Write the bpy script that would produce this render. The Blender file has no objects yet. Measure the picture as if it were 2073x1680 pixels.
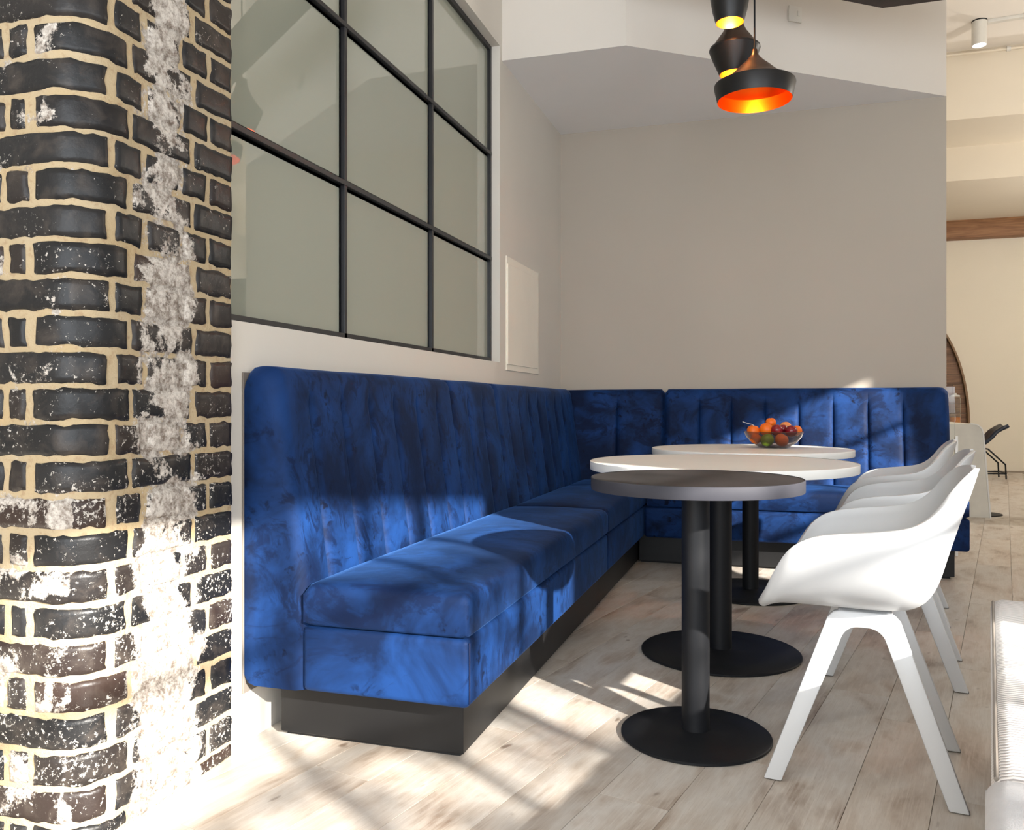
import bpy, bmesh, math, random
from math import sin, cos, pi, radians, sqrt
from mathutils import Vector, Matrix, noise

random.seed(7)
S = bpy.context.scene
COL = S.collection

# ------------------------------------------------------------------ camera, world, sun, exposure
CX, CY, CZ = 1.505, 0.0, 1.0           # x: out from the left wall, y: depth along it
YAW = math.atan(534 / 1700)
cam_d = bpy.data.cameras.new('camera'); cam = bpy.data.objects.new('camera', cam_d); COL.objects.link(cam)
cam.location = (CX, CY, CZ); cam.rotation_euler = (pi / 2, 0, YAW)
cam_d.sensor_width = 36; cam_d.sensor_fit = 'HORIZONTAL'; cam_d.lens = 36 * 1700 / 2073
cam_d.shift_y = -18 / 2073; cam_d.clip_start = 0.02
S.camera = cam
W = bpy.data.worlds.new('World'); S.world = W; W.use_nodes = True
bg = W.node_tree.nodes['Background']; bg.inputs[0].default_value = (0.80, 0.90, 1.0, 1); bg.inputs[1].default_value = 3.0
S.view_settings.view_transform = 'Standard'; S.view_settings.look = 'None'
S.view_settings.gamma = 1; S.view_settings.use_curve_mapping = False
S.view_settings.exposure = 0.0
D = Vector((0.225, 0.974, 0)); N = Vector((0.974, -0.225, 0))        # along / across the window wall and the floor boards
TOSUN = Vector((0.815, -0.58, 0.43)).normalized()
sd = bpy.data.lights.new('sun', 'SUN'); sun = bpy.data.objects.new('sun', sd); COL.objects.link(sun)
sd.energy = 17; sd.angle = radians(0.9); sd.color = (1, 0.95, 0.87)
sun.rotation_euler = TOSUN.to_track_quat('Z', 'Y').to_euler()

def area(name, loc, target, sx, sy, power, color=(1, 1, 1)):
    l = bpy.data.lights.new(name, 'AREA'); o = bpy.data.objects.new(name, l); COL.objects.link(o)
    l.shape = 'RECTANGLE'; l.size = sx; l.size_y = sy; l.energy = power; l.color = color
    o.location = loc; o.rotation_euler = (Vector(loc) - Vector(target)).to_track_quat('Z', 'Y').to_euler()
    return o
# daylight of the big shopfront behind the camera, of the side windows, and added fill for the far room
area('daylight_shopfront', (1.5, -2.85, 1.7), (1.4, 5, 2.2), 3.4, 3.0, 135, (0.94, 0.97, 1.0))
area('daylight_side_window', (CX + 2.57 * N.x + 0.0 * D.x, 2.57 * N.y, 1.9), (0, 2.6, 2.6), 2.6, 1.7, 50, (0.93, 0.96, 1))
def point(name, loc, power, color, size):
    l = bpy.data.lights.new(name, 'POINT'); o = bpy.data.objects.new(name, l); COL.objects.link(o)
    l.energy = power; l.color = color; l.shadow_soft_size = size; o.location = loc; return o
point('added_fill_far', (5.3, 7.6, 3.0), 150, (1, 0.95, 0.87), 0.05)  # unseen points added to brighten the far ceiling and walls
point('added_fill_mid', (5.9, 11.5, 2.4), 95, (1, 0.95, 0.88), 0.05)

# ------------------------------------------------------------------ helpers
def link(ob, parent=None):
    COL.objects.link(ob)
    if parent: ob.parent = parent
    return ob
def tag(o, label=None, cat=None, group=None, kind=None):
    if label: o['label'] = label
    if cat: o['category'] = cat
    if group: o['group'] = group
    if kind: o['kind'] = kind
    return o
def empty(name, loc=(0, 0, 0), rz=0):
    o = bpy.data.objects.new(name, None); COL.objects.link(o)
    o.location = loc; o.rotation_euler = (0, 0, rz); o.empty_display_size = 0.1
    return o
def mesh_ob(name, bm, mat, parent=None, smooth=True, loc=None, sharp=35):
    bmesh.ops.recalc_face_normals(bm, faces=bm.faces)
    me = bpy.data.meshes.new(name); bm.to_mesh(me); bm.free()
    if mat: me.materials.append(mat)
    if smooth:
        me.polygons.foreach_set('use_smooth', [True] * len(me.polygons))
        me.set_sharp_from_angle(angle=radians(sharp))
    o = bpy.data.objects.new(name, me)
    if loc: o.location = loc
    return link(o, parent)
def box(bm, x0, x1, y0, y1, z0, z1, M=None):
    vs = [bm.verts.new((x, y, z)) for x in (x0, x1) for y in (y0, y1) for z in (z0, z1)]
    if M is not None:
        for v in vs: v.co = M @ v.co
    for f in ((0, 1, 3, 2), (4, 6, 7, 5), (0, 4, 5, 1), (2, 3, 7, 6), (0, 2, 6, 4), (1, 5, 7, 3)):
        bm.faces.new([vs[i] for i in f])
    return vs
def bev(bm, w, seg=2, ang=30):
    es = [e for e in bm.edges if len(e.link_faces) == 2 and e.calc_face_angle(0) > radians(ang)]
    bmesh.ops.bevel(bm, geom=es, offset=w, segments=seg, profile=0.5, affect='EDGES')
def box_ob(name, b, mat, parent=None, bw=0.0, seg=2, M=None, kind=None):
    bm = bmesh.new(); box(bm, *b, M=M)
    if bw: bmesh.ops.recalc_face_normals(bm, faces=bm.faces); bev(bm, bw, seg)
    o = mesh_ob(name, bm, mat, parent, smooth=bool(bw))
    if kind: o['kind'] = kind
    return o
def prism(bm, pts, z0, z1, M=None):
    a = [bm.verts.new((p[0], p[1], z0)) for p in pts]; b = [bm.verts.new((p[0], p[1], z1)) for p in pts]
    if M is not None:
        for v in a + b: v.co = M @ v.co
    n = len(pts)
    bm.faces.new(a[::-1]); bm.faces.new(b)
    for i in range(n): bm.faces.new((a[i], a[(i + 1) % n], b[(i + 1) % n], b[i]))
def lathe(bm, prof, seg=48, M=None, cap0=False, cap1=False):
    rings = []
    for r, z in prof:
        if r < 1e-6: ring = [bm.verts.new((0, 0, z))]
        else: ring = [bm.verts.new((r * cos(2 * pi * k / seg), r * sin(2 * pi * k / seg), z)) for k in range(seg)]
        if M is not None:
            for v in ring: v.co = M @ v.co
        rings.append(ring)
    for a, b in zip(rings, rings[1:]):
        for k in range(seg):
            k2 = (k + 1) % seg
            if len(a) == 1: bm.faces.new((a[0], b[k2], b[k]))
            elif len(b) == 1: bm.faces.new((a[k], a[k2], b[0]))
            else: bm.faces.new((a[k], a[k2], b[k2], b[k]))
    if cap0: bm.faces.new(rings[0][::-1])
    if cap1: bm.faces.new(rings[-1])
def lathe_ob(name, prof, mat, parent=None, seg=48, loc=None, M=None, sharp=35, cap0=False, cap1=False):
    bm = bmesh.new(); lathe(bm, prof, seg, M, cap0, cap1)
    return mesh_ob(name, bm, mat, parent, loc=loc, sharp=sharp)
def tube(bm, pts, r, seg=10):
    pts = [Vector(p) for p in pts]; rings = []
    for i, p in enumerate(pts):
        t = (pts[min(i + 1, len(pts) - 1)] - pts[max(i - 1, 0)]).normalized()
        u = t.cross(Vector((0, 0, 1)))
        if u.length < 1e-3: u = t.cross(Vector((1, 0, 0)))
        u.normalize(); v = t.cross(u)
        rings.append([bm.verts.new(p + r * (cos(2 * pi * k / seg) * u + sin(2 * pi * k / seg) * v)) for k in range(seg)])
    for a, b in zip(rings, rings[1:]):
        for k in range(seg): bm.faces.new((a[k], a[(k + 1) % seg], b[(k + 1) % seg], b[k]))
    bm.faces.new(rings[0][::-1]); bm.faces.new(rings[-1])
def tube_ob(name, pts, r, mat, parent=None, seg=10):
    bm = bmesh.new(); tube(bm, pts, r, seg); return mesh_ob(name, bm, mat, parent)
def lerp(a, b, t): return a + (b - a) * t
def cmul(keys, t):
    """Catmull-Rom through rows of (t, v0, v1, ...)"""
    i = 0
    while i < len(keys) - 2 and t > keys[i + 1][0]: i += 1
    k1, k2 = keys[i], keys[i + 1]; k0 = keys[max(i - 1, 0)]; k3 = keys[min(i + 2, len(keys) - 1)]
    h = k2[0] - k1[0]; s = (t - k1[0]) / h; out = []
    for j in range(1, len(k1)):
        m1 = (k2[j] - k0[j]) / max(k2[0] - k0[0], 1e-6) * h; m2 = (k3[j] - k1[j]) / max(k3[0] - k1[0], 1e-6) * h
        out.append((2 * s**3 - 3 * s**2 + 1) * k1[j] + (s**3 - 2 * s**2 + s) * m1 + (-2 * s**3 + 3 * s**2) * k2[j] + (s**3 - s**2) * m2)
    return out
def dup(o, parent=None):
    c = o.copy(); COL.objects.link(c)
    if parent: c.parent = parent
    for ch in [k for k in bpy.data.objects if k.parent == o]: dup(ch, c)
    return c

# ------------------------------------------------------------------ materials
def rgb(r, g, b):
    f = lambda c: (c / 255 / 12.92) if c / 255 <= 0.04045 else ((c / 255 + 0.055) / 1.055) ** 2.4
    return (f(r), f(g), f(b), 1)
class NT:
    def __init__(s, name):
        s.m = bpy.data.materials.new(name); s.m.use_nodes = True; s.t = s.m.node_tree
        s.b = s.t.nodes['Principled BSDF']
    def n(s, typ, **kw):
        nd = s.t.nodes.new(typ)
        for k, v in kw.items():
            if k.startswith('i_'):
                nd.inputs[k[2:].replace('_', ' ')].default_value = v
            else: setattr(nd, k, v)
        return nd
    def l(s, a, b): s.t.links.new(a, b)
    def noise(s, vec, scale, detail=4, rough=0.55, dist=0.0):
        nd = s.n('ShaderNodeTexNoise'); nd.inputs['Scale'].default_value = scale; nd.inputs['Detail'].default_value = detail
        nd.inputs['Roughness'].default_value = rough; nd.inputs['Distortion'].default_value = dist
        if vec is not None: s.l(vec, nd.inputs['Vector'])
        return nd.outputs['Fac']
    def math(s, op, a, b=None, clamp=False):
        nd = s.n('ShaderNodeMath', operation=op, use_clamp=clamp)
        for i, x in enumerate((a, b)):
            if x is None: continue
            if isinstance(x, (int, float)): nd.inputs[i].default_value = x
            else: s.l(x, nd.inputs[i])
        return nd.outputs[0]
    def ramp(s, fac, stops, interp='LINEAR'):
        nd = s.n('ShaderNodeValToRGB'); cr = nd.color_ramp; cr.interpolation = interp
        while len(cr.elements) < len(stops): cr.elements.new(0.5)
        for e, (p, c) in zip(cr.elements, stops):
            e.position = p; e.color = c if len(c) == 4 else (*c, 1)
        s.l(fac, nd.inputs[0]); return nd.outputs['Color']
    def step(s, fac, a, b):
        nd = s.n('ShaderNodeMapRange'); nd.inputs['From Min'].default_value = a; nd.inputs['From Max'].default_value = b
        nd.clamp = True; s.l(fac, nd.inputs['Value']); return nd.outputs['Result']
    def mix(s, fac, a, b):
        nd = s.n('ShaderNodeMix', data_type='RGBA')
        if isinstance(fac, (int, float)): nd.inputs[0].default_value = fac
        else: s.l(fac, nd.inputs[0])
        for i, x in ((6, a), (7, b)):
            if isinstance(x, tuple): nd.inputs[i].default_value = x
            else: s.l(x, nd.inputs[i])
        return nd.outputs[2]
    def coord(s, which='Object'): return s.n('ShaderNodeTexCoord').outputs[which]
    def mapping(s, vec, scale=(1, 1, 1), loc=(0, 0, 0)):
        nd = s.n('ShaderNodeMapping'); nd.inputs['Scale'].default_value = scale; nd.inputs['Location'].default_value = loc
        s.l(vec, nd.inputs['Vector']); return nd.outputs[0]
    def bump(s, h, strength=0.2, dist=0.01):
        nd = s.n('ShaderNodeBump'); nd.inputs['Strength'].default_value = strength; nd.inputs['Distance'].default_value = dist
        s.l(h, nd.inputs['Height']); s.l(nd.outputs[0], s.b.inputs['Normal'])
    def set(s, **kw):
        for k, v in kw.items():
            i = s.b.inputs[k.replace('_', ' ')]
            if hasattr(v, 'is_linked') or hasattr(v, 'links'): s.l(v, i)
            else: i.default_value = v
        return s

def plain(name, c, rough=0.5, metal=0.0, spec=0.5, var=0.04, vs=6.0, bump=0.0, bs=200, coat=0.0):
    t = NT(name); co = t.coord()
    n = t.noise(co, vs, 3)
    dk = tuple(x * (1 - var * 2) for x in c[:3]) + (1,); lt = tuple(min(1, x * (1 + var)) for x in c[:3]) + (1,)
    t.l(t.ramp(n, [(0.3, dk), (0.7, lt)]), t.b.inputs['Base Color'])
    t.set(Roughness=rough, Metallic=metal, Specular_IOR_Level=spec, Coat_Weight=coat)
    if bump: t.bump(t.noise(co, bs, 2), bump, 0.002)
    return t.m
M_wall = plain('wall_paint', rgb(213, 207, 197), 0.75, bump=0.03, vs=1.5, var=0.012, spec=0.25)
M_wall_back = plain('wall_paint_greige', rgb(178, 168, 155), 0.75, bump=0.03, vs=1.5, var=0.012, spec=0.25)
M_bulk = plain('bulkhead_wall_paint', rgb(218, 211, 202), 0.8, var=0.01, vs=1.5, spec=0.2)
M_soffit = plain('soffit_paint', rgb(240, 238, 237), 0.8, var=0.01, vs=1.5, spec=0.2)
M_ceil = plain('ceiling_paint', rgb(238, 232, 225), 0.8, var=0.01, vs=1.5, spec=0.2)
M_beige = plain('bulkhead_paint_beige', rgb(232, 222, 205), 0.8, var=0.01, vs=1.5, spec=0.2)
M_far = plain('far_wall_paint', rgb(234, 225, 208), 0.75, var=0.012, vs=1.0, spec=0.25)
M_steel = plain('black_steel_frame', rgb(30, 30, 33), 0.42, 0.0, 0.5, var=0.05)
M_black = plain('black_powder_coat', rgb(23, 24, 27), 0.5, 0.0, 0.22, bump=0.05, bs=700)
M_plinth = plain('plinth_laminate', rgb(22, 22, 23), 0.45, 0.0, 0.3, var=0.06, vs=3)
M_ttop = plain('charcoal_laminate', rgb(40, 38, 39), 0.5, var=0.3, vs=5, spec=0.18)
M_tedge = plain('charcoal_edge_band', rgb(58, 58, 64), 0.6, 0.0, 0.15)
M_white_lam = plain('white_laminate', rgb(240, 238, 231), 0.32, var=0.01)
M_white_edge = plain('white_edge_band', rgb(236, 235, 231), 0.35, var=0.01)
M_plastic = plain('white_shell_plastic', rgb(193, 194, 195), 0.38, var=0.006, vs=3)
M_leg = plain('white_leg_plastic', rgb(196, 197, 198), 0.4, var=0.006, vs=3)
M_panel = plain('cream_metal_panel', rgb(244, 237, 222), 0.22, var=0.01)
M_switch = plain('white_switch_plastic', rgb(212, 207, 198), 0.35, var=0.01)
M_taupe = plain('taupe_backing_board', rgb(120, 112, 104), 0.6)
M_darkwood = plain('dark_stained_timber', rgb(52, 36, 32), 0.5, var=0.25, vs=12)
M_spot = plain('white_spot_metal', rgb(222, 220, 214), 0.35)
M_cabin = plain('white_panel_board', rgb(228, 224, 212), 0.4)
M_chrome = plain('chrome_tube', rgb(60, 60, 62), 0.2, 1.0)
M_navyseat = plain('navy_stool_seat', rgb(22, 34, 52), 0.35)
M_rubber = plain('black_foot_pad', rgb(14, 14, 15), 0.7)
M_twig = plain('dry_stalk', rgb(190, 190, 195), 0.6)

def emit(name, c, s):
    t = NT(name); t.set(Base_Color=(0.8, 0.8, 0.8, 1), Emission_Color=c, Emission_Strength=s); return t.m
M_bulb = emit('bulb_glow', (1, 0.62, 0.2, 1), 60)
M_spotface = emit('spot_lens_glow', (1, 0.95, 0.88, 1), 5)

def velvet():
    t = NT('blue_velvet'); co = t.coord()
    # crushed pile: patches brushed the other way are darker and mark a shape of their own
    big = t.noise(co, 3.2, 5, 0.6, 0.6)
    spots = t.noise(co, 26, 3, 0.6, 0.3)
    m1 = t.step(big, 0.40, 0.62)
    patch = t.math('MULTIPLY', t.step(spots, 0.56, 0.66), t.step(t.noise(co, 4.5, 2), 0.50, 0.62))
    c = t.mix(m1, rgb(9, 26, 56), rgb(21, 54, 106))
    nap = t.noise(t.mapping(co, (2.5, 7, 4)), 1.6, 5, 0.7, 1.2)
    c = t.mix(t.math('MULTIPLY', t.step(nap, 0.52, 0.60), 0.75), c, rgb(7, 20, 48))
    c = t.mix(patch, c, rgb(6, 17, 42))
    t.l(c, t.b.inputs['Base Color'])
    t.set(Roughness=0.62, Specular_IOR_Level=0.12, Sheen_Weight=0.25, Sheen_Roughness=0.35, Sheen_Tint=rgb(80, 130, 205))
    h = t.math('ADD', t.noise(co, 14, 3), t.math('MULTIPLY', t.noise(co, 900, 1), 0.08))
    t.bump(h, 0.25, 0.006)
    return t.m
M_velvet = velvet()
M_thread = plain('navy_piping', rgb(8, 26, 66), 0.6)

def floor_mat():
    t = NT('whitewashed_oak_plank'); co = t.coord()
    rnd = t.n('ShaderNodeObjectInfo').outputs['Random']
    cb = t.n('ShaderNodeCombineXYZ'); t.l(t.math('MULTIPLY', rnd, 37.0), cb.inputs[0]); t.l(t.math('MULTIPLY', rnd, 91.0), cb.inputs[1])
    add = t.n('ShaderNodeVectorMath', operation='ADD'); t.l(co, add.inputs[0]); t.l(cb.outputs[0], add.inputs[1]); v = add.outputs[0]
    grain = t.noise(t.mapping(v, (3.0, 55, 1)), 1.6, 6, 0.65, 0.6)
    patch = t.noise(t.mapping(v, (2.2, 5.5, 1)), 1.2, 4, 0.6, 0.4)
    fine = t.noise(t.mapping(v, (12, 260, 1)), 1.2, 3, 0.7)
    base = t.ramp(patch, [(0.28, rgb(146, 127, 110)), (0.44, rgb(191, 180, 168)), (0.58, rgb(205, 199, 191)), (0.78, rgb(168, 148, 128))])
    c = t.mix(t.math('MULTIPLY', t.step(grain, 0.47, 0.72), 0.55), base, rgb(222, 216, 208))
    c = t.mix(t.math('MULTIPLY', t.step(fine, 0.52, 0.75), 0.35), c, rgb(150, 132, 117))
    kn = t.noise(t.mapping(v, (5, 11, 1)), 1.3, 2)
    c = t.mix(t.math('MULTIPLY', t.step(kn, 0.70, 0.76), 0.7), c, rgb(104, 82, 64))
    tint = t.ramp(rnd, [(0.0, (0.88, 0.86, 0.84)), (0.5, (1, 1, 1)), (1.0, (0.97, 0.93, 0.89))])
    mm = t.n('ShaderNodeMix', data_type='RGBA', blend_type='MULTIPLY'); mm.inputs[0].default_value = 1
    t.l(c, mm.inputs[6]); t.l(tint, mm.inputs[7]); t.l(mm.outputs[2], t.b.inputs['Base Color'])
    t.l(t.math('ADD', t.math('MULTIPLY', grain, 0.25), 0.26), t.b.inputs['Roughness'])
    t.set(Specular_IOR_Level=0.45)
    t.bump(t.math('ADD', grain, fine), 0.10, 0.002)
    return t.m
M_floor = floor_mat()
M_floorbase = plain('floor_screed', rgb(150, 138, 126), 0.7)

def brick_mats():
    out = []
    for kind in ('brick', 'mortar'):
        t = NT('glazed_dark_brick' if kind == 'brick' else 'sandy_mortar'); co = t.coord()
        sep = t.n('ShaderNodeSeparateXYZ'); t.l(co, sep.inputs[0]); X, Y, Z = sep.outputs
        # lime bloom: a band down the side face, widest near the foot (a stain with its own place)
        fine = t.noise(co, 42, 6, 0.72); grainy = t.noise(co, 110, 6, 0.8); mid = t.noise(co, 11, 3, 0.55, 0.5)
        wide = t.step(Z, 1.05, 0.35)                                             # 1 near the foot
        dy = t.math('ABSOLUTE', t.math('SUBTRACT', Y, 1.775))
        band = t.math('SUBTRACT', t.math('ADD', 0.38, t.math('MULTIPLY', wide, 0.32)), t.math('MULTIPLY', t.math('POWER', t.math('MULTIPLY', dy, 9.5), 2.0), 0.34))
        onside = t.step(X, -0.02, 0.01)
        band = t.math('MULTIPLY', band, onside)
        a = t.math('ADD', t.math('MULTIPLY', grainy, 0.7), t.math('MULTIPLY', mid, 1.6))
        if kind == 'brick':
            band = t.math('ADD', band, t.math('MULTIPLY', t.math('SUBTRACT', t.n('ShaderNodeObjectInfo').outputs['Random'], 0.5), 0.42))
        stain = t.step(t.math('ADD', a, band), 1.36, 1.42)
        bloom = t.mix(t.step(t.math('ADD', fine, t.math('MULTIPLY', grainy, 0.6)), 0.66, 0.92), rgb(118, 106, 96), rgb(206, 199, 190))
        if kind == 'mortar':
            c = t.mix(t.noise(co, 7, 3), rgb(184, 158, 114), rgb(190, 176, 152))
            c = t.mix(t.math('MULTIPLY', t.step(t.noise(co, 60, 4), 0.55, 0.7), 0.5), c, rgb(160, 130, 100))
            c = t.mix(stain, c, bloom)
            t.l(c, t.b.inputs['Base Color']); t.set(Roughness=0.9, Specular_IOR_Level=0.1)
            t.bump(t.noise(co, 90, 6, 0.7), 0.7, 0.006)
        else:
            rnd = t.n('ShaderNodeObjectInfo').outputs['Random']
            base = t.ramp(rnd, [(0.0, rgb(28, 28, 29)), (0.35, rgb(36, 36, 37)), (0.6, rgb(44, 38, 35)), (0.78, rgb(30, 30, 31)), (1.0, rgb(58, 44, 38))])
            base = t.mix(t.math('MULTIPLY', t.step(t.noise(co, 16, 4, 0.6, 0.4), 0.5, 0.72), 0.6), base, rgb(78, 70, 64))
            edge = t.n('ShaderNodeAttribute', attribute_name='edge').outputs['Fac']     # metres from the brick's border
            ed = t.math('ADD', t.math('MULTIPLY', edge, 80), t.math('MULTIPLY', t.noise(co, 85, 5, 0.75), 1.15))
            smear = t.math('SUBTRACT', 1.0, t.step(ed, 0.50, 0.58))
            spk = t.noise(co, 95, 5, 0.75); dens = t.noise(co, 5.5, 3, 0.6)
            spots = t.step(t.math('ADD', t.math('ADD', spk, t.math('MULTIPLY', dens, 0.45)), t.math('MULTIPLY', t.step(Z, 1.25, 0.6), 0.07)), 0.885, 0.915)
            c = t.mix(spots, base, rgb(196, 190, 182))
            c = t.mix(stain, c, bloom)
            c = t.mix(smear, c, rgb(192, 172, 138))
            t.l(c, t.b.inputs['Base Color'])
            anyw = t.math('MAXIMUM', t.math('MAXIMUM', spots, stain), smear)
            t.l(t.math('ADD', t.math('MULTIPLY', anyw, 0.45), 0.36), t.b.inputs['Roughness'])
            t.set(Specular_IOR_Level=0.28)
            t.bump(t.math('ADD', t.math('MULTIPLY', t.noise(co, 30, 5, 0.65), 1.0), t.math('MULTIPLY', anyw, 0.35)), 0.35, 0.005)
        out.append(t.m)
    return out
M_brick, M_mortar = brick_mats()

def glass_partition_mat():
    t = NT('frosted_green_grey_glass'); co = t.coord()
    t.l(t.mix(t.noise(co, 0.8, 2), rgb(150, 153, 139), rgb(159, 161, 147)), t.b.inputs['Base Color'])
    t.set(Roughness=0.9, Specular_IOR_Level=0.0, Coat_Weight=1.0, Coat_Roughness=0.012, Coat_IOR=2.3)
    return t.m
M_pane = glass_partition_mat()
def clear_glass(name, c, rough=0.02):
    t = NT(name); t.set(Base_Color=c, Roughness=rough, Transmission_Weight=1.0, IOR=1.12, Specular_IOR_Level=0.9, Coat_Weight=0.5)
    return t.m
M_bowl = clear_glass('smoked_bowl_glass', (0.50, 0.45, 0.46, 1))
M_jar = clear_glass('clear_glass', (0.95, 0.97, 0.96, 1))
def gold(c, nm):
    t = NT(nm); co = t.coord()
    t.set(Base_Color=c, Metallic=1.0, Roughness=0.32)
    t.bump(t.noise(co, 60, 2), 0.1, 0.002); return t.m
M_gold = gold((1.0, 0.42, 0.05, 1), 'hammered_gold_lining'); M_goldred = gold((1.0, 0.20, 0.015, 1), 'hammered_copper_lining')
M_shade = plain('matt_black_brass_shade', rgb(26, 25, 26), 0.42, 0.3)
M_neck = plain('bronze_shade_neck', rgb(74, 54, 42), 0.34, 0.8)
def wood(name, c0, c1, sc=(2, 30, 30)):
    t = NT(name); co = t.coord(); rnd = t.n('ShaderNodeObjectInfo').outputs['Random']
    cb = t.n('ShaderNodeCombineXYZ'); t.l(t.math('MULTIPLY', rnd, 30.0), cb.inputs[0]); t.l(t.math('MULTIPLY', rnd, 70.0), cb.inputs[2])
    add = t.n('ShaderNodeVectorMath', operation='ADD'); t.l(co, add.inputs[0]); t.l(cb.outputs[0], add.inputs[1])
    n = t.noise(t.mapping(add.outputs[0], sc), 1.0, 5, 0.6, 0.8)
    t.l(t.mix(t.step(n, 0.35, 0.65), c0, c1), t.b.inputs['Base Color']); t.set(Roughness=0.6); t.bump(n, 0.2, 0.004)
    return t.m
M_beam = wood('oak_beam', rgb(120, 82, 52), rgb(160, 116, 80))
M_rustic = wood('rustic_boards', rgb(92, 64, 46), rgb(142, 108, 82))
M_archtrim = plain('bronze_arch_trim', rgb(128, 98, 66), 0.5)
def fabric_mat():
    t = NT('pale_woven_fabric'); co = t.coord()
    wv = t.n('ShaderNodeTexWave', wave_type='BANDS', bands_direction='Y'); wv.inputs['Scale'].default_value = 26
    wv.inputs['Distortion'].default_value = 1.6; wv.inputs['Detail'].default_value = 2; wv.inputs['Detail Scale'].default_value = 0.8
    t.l(co, wv.inputs['Vector'])
    t.l(t.mix(t.step(wv.outputs['Fac'], 0.05, 0.45), rgb(150, 146, 146), rgb(222, 218, 216)), t.b.inputs['Base Color'])
    t.set(Roughness=0.9, Specular_IOR_Level=0.1, Sheen_Weight=0.2)
    t.bump(wv.outputs['Fac'], 0.5, 0.003); return t.m
M_weave = fabric_mat()
M_linen = plain('pale_linen_fabric', rgb(200, 200, 203), 0.9, spec=0.1, bump=0.3, bs=400, vs=20)

def fruit(name, c0, c1, rough=0.35, bs=120, bstr=0.2):
    t = NT(name); co = t.coord(); t.l(t.mix(t.noise(co, 18, 3), c0, c1), t.b.inputs['Base Color'])
    t.set(Roughness=rough, Specular_IOR_Level=0.5); t.bump(t.noise(co, bs, 2), bstr, 0.001); return t.m
M_orange = fruit('orange_peel', rgb(222, 92, 8), rgb(234, 122, 16), 0.4, 600, 0.5)
M_plum = fruit('plum_skin', rgb(96, 10, 26), rgb(140, 22, 34), 0.22, 60, 0.05)
M_lime = fruit('lime_skin', rgb(112, 140, 24), rgb(150, 176, 50), 0.35, 500, 0.4)
M_peach = fruit('peach_skin', rgb(214, 90, 34), rgb(236, 180, 110), 0.6, 300, 0.1)

# ------------------------------------------------------------------ the room
def R(x, y): return (x + CX, y)         # coordinates measured from the camera's foot
BWY = 5.98                               # back wall
# floor slab and its boards
bm = bmesh.new(); box(bm, -3.5, 9, -3.2, 15.2, -0.12, -0.004)
floor = mesh_ob('floor', bm, M_floorbase, smooth=False); floor['kind'] = 'structure'
PW, PL = 0.187, 1.22
def seen(x, y):
    rx, ry = x - CX, y
    fz = -0.2997 * rx + 0.954 * ry; fx = 0.954 * rx + 0.2997 * ry
    return fz > 0.4 and abs(fx / fz) < 0.66
bm = bmesh.new(); g = 0.0004
box(bm, g, PL - g, g, PW - g, -0.0035, 0.0)
for v in bm.verts:
    if v.co.z > -0.001:
        v.co.x += 0.0007 if v.co.x < PL / 2 else -0.0007; v.co.y += 0.0007 if v.co.y < PW / 2 else -0.0007
    else: v.co.z = -0.0035
p0 = None; ang = math.atan2(D.y, D.x)
cnt = 0
for r in range(-20, 16):
    off = random.random() * PL
    for k in range(-1, 14):
        a = k * PL + off; w = r * PW + 0.03
        cs = [Vector((CX, 0, 0)) + D * aa + N * ww for aa in (a, a + PL / 2, a + PL) for ww in (w, w - PW)]
        if not any(seen(c.x, c.y) for c in cs) or min(c.y for c in cs) < 0.1 or max(c.y for c in cs) > 15: continue
        mid = Vector((CX, 0, 0)) + D * (a + PL / 2) + N * (w - PW / 2)
        if mid.x < -0.35 or (mid.x < 2.2 and mid.y > 6.3): continue
        if p0 is None: p0 = mesh_ob('floor_plank', bm, M_floor, floor, smooth=False); o = p0
        else: o = p0.copy(); COL.objects.link(o)
        pos = Vector((CX, 0, 0)) + D * a + N * (w)
        # local x along D, local y along +N rotated: use rotation so that local y = -N
        o.location = (pos.x, pos.y, 0); o.rotation_euler = (0, 0, ang); cnt += 1
        # local +y = (-D.y, D.x) = -N
print('planks', cnt)

# left wall with the internal window opening (y 2.0..4.56, z 1.25..3.06)
H = 5.1
bm = bmesh.new()
box(bm, -0.30, 0, 2.0, 6.1, 0, 1.25); box(bm, -0.30, 0, 2.0, 6.1, 3.06, H); box(bm, -0.30, 0, 4.56, 6.1, 1.25, 3.06)
o = mesh_ob('wall_left', bm, M_wall, smooth=False); o['kind'] = 'structure'
bm = bmesh.new(); box(bm, -0.9, -0.75, -3.0, 2.4, 0, H); box(bm, -0.8, -0.42, 2.05, 2.3, 0, H)
o = mesh_ob('wall_left_near', bm, M_wall, smooth=False); o['kind'] = 'structure'
# back wall, ends at x=2.55
o = box_ob('wall_back', (-0.3, 2.55, BWY, BWY + 0.16, 0, H), M_wall_back, kind='structure')
# soffit bulkhead over the corner
A = R(-1.505, 4.60); B = R(-0.79, 4.61); C = R(1.045, 5.98)
bm = bmesh.new()
pts = [(0, 4.60), B, (2.55, BWY), (0, BWY)]
a = [bm.verts.new((x, y, 2.99)) for x, y in pts]; b_ = [bm.verts.new((x, y, H)) for x, y in pts]
for i in range(4): bm.faces.new((a[i], a[(i + 1) % 4], b_[(i + 1) % 4], b_[i]))
me_bot = bm.faces.new(a[::-1]); bm.faces.new(b_)
o = mesh_ob('ceiling_bulkhead', bm, M_bulk, smooth=False); o['kind'] = 'structure'
o.data.materials.append(M_soffit)
for p in o.data.polygons:
    if p.normal.z < -0.5: p.material_index = 1
# main ceiling
bm = bmesh.new(); xw = lambda y: CX + 2.66 * N.x + 0.231 * (y - 2.66 * N.y)
prism(bm, [(-3.5, -3.2), (xw(-3.2), -3.2), (xw(10.85), 10.85), (-3.5, 10.85)], H, H + 0.15)
o = mesh_ob('ceiling', bm, M_ceil, smooth=False); o['kind'] = 'structure'
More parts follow.
